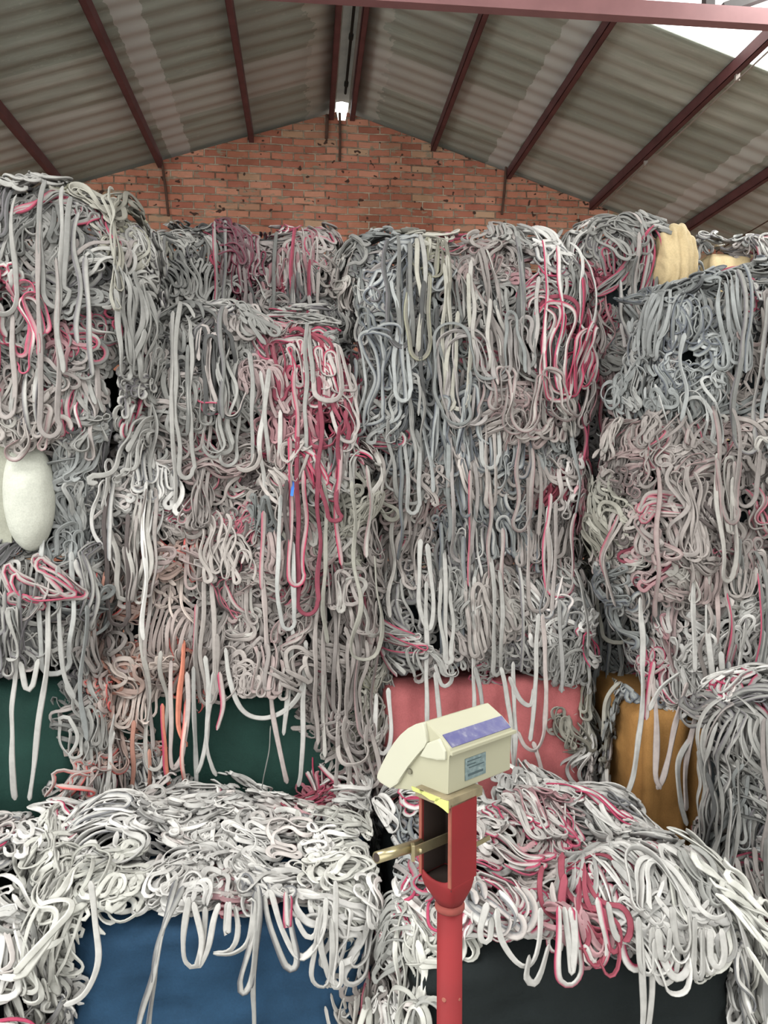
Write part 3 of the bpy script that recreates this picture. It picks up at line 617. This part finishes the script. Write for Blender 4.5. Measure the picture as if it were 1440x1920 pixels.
# ---- stack E, right front pile
DE = 3.1
B, R_ = make_bale(1224, 1620, DE, 522, 765, .7, 'navy', 'big blue grey bale at the top of the right hand pile', 'blue', r=.2, dens=4.6, lump=.05, hang=10, drop=.1, fr_amp=.7); B.finish(R_)
B, R_ = make_bale(1196, 1620, DE-.02, 768, 1035, .7, 'navy', 'pinkish grey bale at the middle height of the right hand pile', 'warm', r=.12, dens=4.6, hang=12, drop=.22, fr_amp=.6, top_kw=dict(depth=.1)); B.finish(R_)
B, R_ = make_bale(1250, 1620, DE+.02, 1040, 1290, .7, 'navy', 'grey bale with trailing strips just above the tan wrapped bale', 'grey', dens=4.2, hang=14, drop=.05, top=False); B.finish(R_)
B, R_ = make_bale(1182, 1620, DE+.04, 1285, 1620, .7, 'tan', 'tan wrapped bulging bale at the foot of the right hand pile', 'grey', r=.12, dens=3.5, expose=[(1130, 1420, 1330, 1700)], z0=0, hang=0, seg=9, amp=.07, wlabel='tan cloth wrapper in swollen folds', top_kw=dict(depth=.1)); B.finish(R_)
for pts, col, e in (([(1200, 1120), (1206, 1250), (1198, 1380), (1190, 1450), (1170, 1500)], LG, None), ([(1222, 1260), (1232, 1360), (1228, 1450), (1240, 1480)], PK, None), ([(1290, 1280), (1262, 1370), (1248, 1450), (1232, 1480)], PK, None),
    ([(1318, 1290), (1300, 1360), (1288, 1420), (1285, 1520)], PK, None), ([(1300, 1380), (1272, 1430), (1275, 1500), (1288, 1550)], LG, None), ([(1352, 1220), (1356, 1340), (1348, 1460), (1345, 1560), (1350, 1640)], LG, None),
    ([(1366, 1240), (1372, 1350), (1368, 1450), (1375, 1560)], MG, DK), ([(1344, 1250), (1348, 1380), (1338, 1500), (1336, 1580)], WH, None), ([(1325, 1100), (1330, 1230), (1352, 1340)], LG, None),
    ([(1225, 1240), (1218, 1290), (1212, 1350)], PK, CRM), ([(1215, 1330), (1240, 1290), (1275, 1262)], LG, None), ([(1298, 1000), (1300, 1120), (1302, 1260)], LG, None), ([(1388, 1180), (1385, 1300), (1380, 1420)], LG, None)):
    strand(R_, pts, DE, col, e, .014, .12)
B, R_ = make_bale(1366, 1800, 2.6, 1330, 1960, .5, 'navy', 'near right edge bale with tall hanging strips, beside the black wrapped bale', 'grey', r=.12, z0=0, hang=10, X=(1.56, 2.4), dens=5.5, run=.5, fr_amp=.2, lump=.02); B.finish(R_)
# ---- front row
B, R_ = make_bale(0, 0, 2.40, .80, .0, .62, 'navy', 'white strip bale at the lower left corner of the photo', 'white', X=(-1.75, -.80), z0=0, r=.10, dens=4.4, drop=0, hang=6, top_kw=dict(depth=.75, dens=5), lump=.06); B.finish(R_)
DBL = 2.42
B, R_ = make_bale(0, 0, DBL, .80, .0, .86, 'blue', 'blue wrapped bale in the front row, heaped with white strips', 'white', X=(-.785, .235), z0=0, r=.10, dens=4.6, drop=0, hang=0, expose=[(158, 640, 1735, 2200)], run=.10,
                  top_kw=dict(depth=.95, dens=7.5, run=.08, amp=.9), wlabel='blue cloth wrapper', seg=3, amp=.012, lump=.055, wr=.01)
B.patch(-.70, .15, .70, .84, 5, .06, .025, .9, Lm=.5, dspread=1.5, pal='white', hmin=.03, hmax=.14, wd=.0102)
B.patch(-.98, -.72, .05, .95, 6, .15, .03, .7, Lm=.7, dspread=.6, pal='whitec', hmin=.02, hmax=.20, wd=.0102)
B.patch(.13, .30, .05, .95, 5, .12, .03, .6, Lm=.7, dspread=.5, pal='whitec', hmin=.02, hmax=.10, wd=.0102)
B.finish(R_)
for pts, col, e in (
    ([(172, 1650), (178, 1720), (184, 1790), (170, 1840), (150, 1870), (120, 1885)], WH, None), ([(330, 1650), (308, 1730), (295, 1800), (272, 1880), (255, 1940)], LG, DK), ([(345, 1660), (300, 1760), (285, 1850), (280, 1940)], MG, DK),
    ([(352, 1680), (345, 1770), (350, 1805), (368, 1812), (380, 1770), (382, 1700)], LG, None), ([(362, 1690), (378, 1760), (372, 1815), (390, 1780), (402, 1720), (412, 1690)], WH, None),
    ([(425, 1690), (425, 1745), (428, 1750), (432, 1690)], WH, None), ([(440, 1700), (445, 1740), (440, 1770), (425, 1785), (400, 1786)], LG, None), ([(400, 1786), (440, 1785), (470, 1760), (475, 1690), (462, 1690)], LG, None),
    ([(478, 1670), (470, 1760), (452, 1840), (458, 1860), (472, 1840), (480, 1780), (488, 1700), (485, 1660)], LG, DK), ([(485, 1670), (480, 1780), (474, 1860), (476, 1950)], MG, None),
    ([(495, 1680), (512, 1750), (535, 1808), (552, 1812), (556, 1790), (545, 1740), (542, 1680)], LG, DK), ([(505, 1670), (530, 1740), (560, 1792), (585, 1780), (605, 1740), (612, 1680)], WH, None),
    ([(555, 1720), (575, 1755), (592, 1752), (600, 1715)], WH, None), ([(600, 1700), (592, 1780), (585, 1830), (598, 1850), (615, 1845), (622, 1800), (620, 1720)], LG, None), ([(628, 1650), (630, 1750), (622, 1830), (628, 1852), (640, 1845), (642, 1800)], WH, None),
    ([(612, 1690), (600, 1760), (615, 1830), (640, 1852)], LG, None), ([(535, 1670), (536, 1725), (540, 1735), (545, 1680)], WH, CRM)):
    strand(R_, pts, DBL, col, e, .011, .10)
DK_ = 2.2
B, R_ = make_bale(0, 0, DK_, .80, .0, 1.05, 'black', 'black wrapped bale in the front row, right of the scale post', 'white', X=(.285, 1.36), z0=0, r=.13, dens=4.6, drop=0, hang=0, expose=[(880, 1390, 1770, 2200)], run=.12,
                  top_kw=dict(depth=1.1, dens=7.0, run=.14, amp=.55, dspread=.5, d0=-pi/2+.55), wlabel='black cloth wrapper', seg=3, amp=.012, lump=.055, wr=.01)
B.patch(.42, 1.30, .66, .84, 5.5, .08, .03, .7, Lm=.55, dspread=.8, pal='white', hmin=.03, hmax=.15, wd=.0102)
B.patch(.27, .46, .05, .90, 6, .25, .03, .3, Lm=.9, dspread=.15, pal='whitec', hmin=.02, hmax=.12, wd=.0102)
B.patch(1.20, 1.55, .30, .95, 5, .2, .035, .4, Lm=.9, dspread=.3, pal='whitec', hmin=.02, hmax=.12, wd=.0102)
B.finish(R_)
for pts, col, e in (
    ([(930, 1700), (940, 1760), (970, 1805), (995, 1812), (1010, 1780), (1012, 1700)], WH, None), ([(912, 1690), (900, 1740), (905, 1765), (920, 1762), (926, 1720)], WH, None), ([(990, 1790), (985, 1830), (1000, 1842), (1014, 1820), (1030, 1770)], LG, None),
    ([(1048, 1700), (1046, 1800), (1052, 1838), (1072, 1846), (1088, 1825), (1086, 1780), (1070, 1700)], WH, CRM), ([(1060, 1700), (1066, 1770), (1070, 1822), (1078, 1770), (1076, 1700)], WH, None),
    ([(1095, 1770), (1110, 1805), (1128, 1812), (1140, 1780), (1128, 1720), (1118, 1680)], WH, CRM), ([(1140, 1690), (1148, 1740), (1160, 1765)], LG, None), ([(1196, 1720), (1200, 1800), (1210, 1822), (1224, 1815), (1226, 1760)], LG, None),
    ([(1200, 1740), (1205, 1840), (1203, 1940)], LG, None), ([(1226, 1740), (1222, 1840), (1212, 1940)], LG, None), ([(1235, 1740), (1240, 1795), (1252, 1790), (1255, 1740)], LG, None),
    ([(1302, 1720), (1300, 1815), (1308, 1835), (1318, 1825), (1316, 1740)], LG, None), ([(1330, 1740), (1335, 1800), (1350, 1815), (1360, 1790), (1352, 1740)], WH, None), ([(1260, 1700), (1270, 1770), (1285, 1785), (1295, 1760), (1290, 1700)], LG, None)):
    strand(R_, pts, DK_, col, e, .0115, .13)

# ------------------------------------------------------------------ weighing scale
YS = 1.32
RED = simple('red_paint', (.20, .008, .011), .12, 6, .75); CREAM = simple('cream_plastic', (.36, .345, .25), .03, 4, .5)
CREAM_LIT = simple('cream_lit_plastic', (.46, .45, .36), .03, 4, .5)  # same cream made lighter on the end parts, for light from the left
MEM, N, L, b = mat('blue_membrane', (.09, .085, .26), .35)
v = coords(N, L); L.new(ramp(N, L, noise(N, L, v, 60, 3), [(.4, (.05, .047, .17)), (.62, (.085, .08, .19)), (.75, (.18, .175, .25))]), b.inputs['Base Color'])
STK, N, L, b = mat('sticker', (.3, .4, .42), .3)
v = coords(N, L); L.new(ramp(N, L, noise(N, L, v, 90, 2), [(.35, (.12, .17, .18)), (.6, (.20, .26, .27)), (.72, (.32, .37, .37))]), b.inputs['Base Color'])
DARKP = simple('interior_shade', (.03, .018, .014), .2); BRASS = simple('zinc_yellow_steel', (.42, .36, .22), .15, 20, .3, .75)  # first colour holds the shade inside the channel and tube
TAPE = simple('yellow_tape', (.50, .52, .17), .08, 10, .5); BROWN = simple('worn_bracket', (.22, .18, .11), .3, 25, .6)
WORN = simple('worn_red_edge', (.22, .06, .04), .2, 30, .6)
# base axes: a runs away to the right along the housing, b_ points at the near right
def base_pt(px, py, y): return Vector(at_y(px, py, y))
P0 = base_pt(840, 1490, 1.285)
AA = Vector((rt[0]*.74+sin(YAW)*.68, rt[1]*.74+cos(YAW)*.68, 0)).normalized(); BB = Vector((AA.y, -AA.x, 0))
FR = Matrix((AA, BB, Vector((0, 0, 1)))).transposed().to_4x4(); FR.translation = P0
def on_cap(px, py, a=0.):
    # point of the end plane (a const) seen at that place: returns (b, z)
    o = Vector(CAM); d = Vector(ray(px, py)); pl = P0+AA*a
    t = (pl-o).dot(AA)/d.dot(AA); q = o+d*t-P0; return q.dot(BB), q.z
def on_plane(px, py, n, p):
    o = Vector(CAM); d = Vector(ray(px, py)); return o+d*((p-o).dot(n)/d.dot(n))
LEN = .170
post_c = at_y(843, 1780, YS); PX, PY = float(post_c[0]), float(post_c[1])
scale = empty('weighing_scale', (PX, PY, 0)); tag(scale, 'red post platform scale with a cream electronic weighing head', 'weighing scale')
prof_px = [(840, 1490), (840, 1421), (846, 1414), (843, 1404), (825, 1380), (798, 1353), (785, 1356), (770, 1364), (756, 1376), (743, 1392), (732, 1410), (721, 1431), (712, 1450), (711, 1457), (718, 1466), (742, 1479), (790, 1484)]
prof = [on_cap(*p) for p in prof_px]
def prism_ab(pts, a0, a1):
    bm = bmesh.new(); A = [bm.verts.new(FR@Vector((a0, p[0], p[1]))) for p in pts]; B2 = [bm.verts.new(FR@Vector((a1, p[0], p[1]))) for p in pts]
    bm.faces.new(A); bm.faces.new(B2[::-1]); n = len(pts)
    for i in range(n): bm.faces.new([A[i], A[(i+1) % n], B2[(i+1) % n], B2[i]])
    return bm
head = bm_obj('indicator_housing', prism_ab(prof, 0, LEN), CREAM, scale, False, .0025)
# end cap rim: visor band that follows the sloping keypad side, standing proud of the recessed cheek
inner = [(795, 1360), (800, 1400), (786, 1412), (765, 1440), (748, 1470), (742, 1479)]
rim_px = [(798, 1353), (785, 1356), (770, 1364), (756, 1376), (743, 1392), (732, 1410), (721, 1431), (712, 1450), (711, 1457), (718, 1466), (736, 1477), (750, 1468), (758, 1453), (770, 1435), (786, 1415), (800, 1400), (805, 1390), (803, 1375)]
bm_obj('end_visor', prism_ab([on_cap(*p) for p in rim_px], -.007, .012), CREAM_LIT, scale, False, .003)
chk = [(804, 1392), (826, 1384), (838, 1408), (838, 1424), (822, 1424), (806, 1420), (790, 1417)]
bm_obj('end_cheek', prism_ab([on_cap(*p) for p in chk], -.005, .006), CREAM_LIT, scale, False, .003)
bm = bmesh.new(); cc = on_cap(770, 1446); M = FR@Matrix.Translation((-.002, cc[0], cc[1]))
bmesh.ops.create_cone(bm, cap_ends=True, segments=16, radius1=.005, radius2=.005, depth=.004, matrix=M@Matrix.Rotation(pi/2, 4, 'Y')); bm_obj('screw_hole', bm, simple('shadow_grey', (.15, .14, .10)), scale)
# blue display strip on the slanted face (between profile points 4 and 5) and sticker on the upright face
pa, pb = prof[3], prof[5]
def slant(t, a, off):
    bz = (pa[0]*(1-t)+pb[0]*t, pa[1]*(1-t)+pb[1]*t); nb = Vector((pb[1]-pa[1], -(pb[0]-pa[0]))); nb.normalize()
    if nb.x < 0: nb = -nb
    return FR@Vector((a, bz[0]+nb.x*off, bz[1]+nb.y*off))
bp = prof[4]; 
def slab(fn, u0, u1, v0, v1, name, m, lift=.0015, bv=0):
    bm = bmesh.new(); vs = [bm.verts.new(fn(v_, u_, o_)) for o_ in (-.001, lift) for (u_, v_) in ((u0, v0), (u1, v0), (u1, v1), (u0, v1))]
    for f in [(0, 3, 2, 1), (4, 5, 6, 7), (0, 1, 5, 4), (1, 2, 6, 5), (2, 3, 7, 6), (3, 0, 4, 7)]: bm.faces.new([vs[i] for i in f])
    return bm_obj(name, bm, m, scale)
pa, pb = prof[3], prof[4]
slab(slant, .006, LEN-.004, .0, 1.0, 'display_strip', MEM).__setitem__('label', 'dark violet blue display strip')
def front(v_, a, off): return FR@Vector((a, off, v_))
zt = prof[1][1]
slab(front, .043, .098, zt*.20, zt*.80, 'sticker', STK).__setitem__('label', 'small grey blue printed sticker')
for k, (zz, u0, u1, hh) in enumerate(((.70, .048, .085, .0016), (.60, .048, .070, .0016), (.52, .052, .092, .0016), (.30, .050, .090, .004))):
    slab(front, u0, u1, zt*zz, zt*zz+hh, 'sticker_print', simple('print_dark', (.06, .09, .10)), .0022)
# ledge line under the display
bm = bmesh.new(); q = prof[2]; bar(bm, FR@Vector((-.002, q[0]+.001, q[1]+.001)), FR@Vector((LEN+.004, q[0]+.001, q[1]+.001)), .007, .006); bm_obj('ledge', bm, CREAM, scale, False, .001)

# support bracket and tape below the housing
zb_ = -.001
def lbox(name, a0, a1, b0, b1, z0, z1, m, bv=.001): 
    bm = bmesh.new(); box(bm, a0, a1, b0, b1, z0, z1, FR); return bm_obj(name, bm, m, scale, False, bv)
# post axis in the frame of the head
pc = FR.inverted()@Vector((PX, PY, P0.z)); ca, cb_ = pc.x, pc.y
lbox('mounting_bracket', ca-.045, ca+.045, cb_-.042, cb_+.036, -.017, -.001, BROWN)
for pts in (((-.050, -.002), (-.020, -.002), (-.026, -.008), (-.046, -.009)), ((-.030, -.002), (.020, -.002), (.012, -.010), (-.004, -.012), (-.024, -.008)), ((.010, -.004), (.038, -.002), (.038, -.022), (.026, -.018), (.006, -.014))):
    bm = bmesh.new(); lo = [bm.verts.new(FR@Vector((ca-.047, cb_+p, q))) for p, q in pts]; hi = [bm.verts.new(FR@Vector((ca-.0445, cb_+p, q))) for p, q in pts]
    bm.faces.new(lo); bm.faces.new(hi[::-1]); m_ = len(pts)
    for k in range(m_): bm.faces.new([lo[k], lo[(k+1) % m_], hi[(k+1) % m_], hi[k]])
    bm_obj('tape_patch', bm, TAPE, scale)
# slotted top: channel open towards the left, two flanges and a web
ztop = P0.z-.012; zsl = float(at_y(818, 1640, YS)[2]); zn = float(at_y(843, 1690, YS)[2])
A0, A1, B0, B1 = ca-.036, ca+.030, cb_-.040, cb_+.036; T = .0065
lz = lambda z: z-P0.z
bm = bmesh.new(); box(bm, A0, A1, B1-T, B1, lz(zsl), lz(ztop), FR); bm_obj('channel_flange', bm, RED, scale, False, .0015)
bm = bmesh.new(); box(bm, A0, A1, B0, B0+T, lz(zsl), lz(ztop), FR); bm_obj('channel_flange', bm, RED, scale, False, .0015)
bm = bmesh.new(); box(bm, A1-T, A1, B0+T*.9, B1-T*.9, lz(zsl), lz(ztop), FR); bm_obj('channel_web', bm, DARKP, scale)
for bb in (B0, B1-T): 
    lbox('channel_edge', A0-.0015, A0+.001, bb, bb+T, lz(zsl), lz(ztop), WORN, 0)
for b0, b1 in ((B0+T, B0+T+.001), (B1-T-.001, B1-T)): lbox('inner_shade_plate', A0+.004, A1-T, b0, b1, lz(zsl), lz(ztop), DARKP, 0)  # added thin dark plates that give the channel its inner shade
# neck: rectangle blending into the round pipe, hollow dip at its top front
bm = bmesh.new(); n = 32; rings = []
R_PIPE = .0225
def rect_pt(th):
    c_, s_ = cos(th), sin(th); hx, hy = (A1-A0)/2, (B1-B0)/2; k = 1/max(abs(c_)/hx, abs(s_)/hy); return (ca+(A0+A1)/2-ca+c_*k, (B0+B1)/2+s_*k)
levels = [(lz(zsl)+.012, 0), (lz(zsl)-.006, 0.02), (lz(zsl)-.02, .2), (lz(zsl)-.034, .55), (lz(zsl)-.046, .85), (lz(zn)+.004, 1), (lz(zn)-.01, 1)]
for z, t_ in levels:
    ring = []
    for k in range(n):
        th = 2*pi*k/n+pi/4; rx, ry = rect_pt(th); px_, py_ = ca+R_PIPE*cos(th), cb_+R_PIPE*sin(th)
        zz = z
        if z > lz(zsl): 
            zz = z if rx > A0+.004 else z-.012*(1-((ry-(B0+B1)/2)/((B1-B0)/2))**2)
        ring.append(bm.verts.new(FR@Vector((rx*(1-t_)+px_*t_, ry*(1-t_)+py_*t_, zz))))
    rings.append(ring)
for A, B2 in zip(rings, rings[1:]):
    for k in range(n): bm.faces.new([A[k], A[(k+1) % n], B2[(k+1) % n], B2[k]])
o = bm_obj('post_neck', bm, RED, scale, True); md = o.modifiers.new('t', 'SOLIDIFY'); md.thickness = .003
lbox('slot_floor', A0+.003, A1-.003, B0+.003, B1-.003, lz(zsl)-.008, lz(zsl)-.004, DARKP)
bm = bmesh.new(); tube(bm, [(PX, PY, .03), (PX, PY, zn)], R_PIPE, 32); bm_obj('post', bm, RED, scale, True)
bm = bmesh.new(); tube(bm, [(PX, PY, zn-.014), (PX, PY, zn-.010), (PX, PY, zn-.004), (PX, PY, zn)], [R_PIPE+.001, R_PIPE+.004, R_PIPE+.004, R_PIPE+.001], 32); bm_obj('collar', bm, simple('faded_red_collar', (.24, .05, .04), .2, 20, .8), scale, True)
for px_, py_, r_ in ((829, 1862, .0045), (858, 1862, .003)):
    q = Vector(at_y(px_, py_, YS)); d = Vector((q.x-PX, 0, 0)); yy = PY-sqrt(max(0, R_PIPE**2-d.x**2)); nrm = (Vector((q.x, yy, q.z))-Vector((PX, PY, q.z))).normalized()
    bm = bmesh.new(); bmesh.ops.create_cone(bm, cap_ends=True, segments=14, radius1=r_, radius2=r_*.8, depth=.002, matrix=Matrix.Translation(Vector((q.x, yy, q.z)))@nrm.to_track_quat('Z', 'Y').to_matrix().to_4x4())
    bm_obj('plugged_hole', bm, simple('hole_brown', (.30, .10, .07)), scale)
bm = bmesh.new(); tube(bm, [(PX, PY, 0), (PX, PY, .012), (PX, PY, .013), (PX, PY, .05)], [.11, .11, .035, .030], 32); bm_obj('base_plate', bm, RED, scale)
# zinc lever tube and flat strap through the slot
pA = Vector(at_y(706, 1608, 1.24)); pB = Vector(at_y(835, 1568, 1.35)); dr = (pB-pA)
bm = bmesh.new(); tube(bm, [pA, pA+dr*.25, pA+dr*.62], .0095, 20); 
ot = bm_obj('lever_tube', bm, BRASS, scale, True)
bm = bmesh.new(); t0 = pA-dr.normalized()*.0006; tube(bm, [t0, t0+dr.normalized()*.0012], .0072, 20); bm_obj('tube_bore', bm, DARKP, scale)
pC = Vector(at_y(774, 1598, 1.275)); pD = Vector(at_y(850, 1566, 1.345)); pE = Vector(at_y(920, 1572, 1.40))
bm = bmesh.new(); bar(bm, pC, pC+(pD-pC)*1.05, .003, .018); bm_obj('lever_strap', bm, BRASS, scale, False, .001)
bm = bmesh.new(); bar(bm, pC+Vector((0, 0, .014)), pC-Vector((0, 0, .014)), .006, .012, (0, 1, 0)); bm_obj('strap_lug', bm, BRASS, scale, False, .001)
bm = bmesh.new(); q = pC+(pD-pC)*.17; bmesh.ops.create_uvsphere(bm, u_segments=12, v_segments=8, radius=.0045, matrix=Matrix.Translation(q-Vector((.0, .003, .001)))); bm_obj('rivet', bm, BRASS, scale, True)
bm = bmesh.new(); bar(bm, Vector(at_y(888, 1586, 1.375)), Vector(at_y(918, 1570, 1.40)), .003, .008); bm_obj('strap_tip', bm, BRASS, scale)
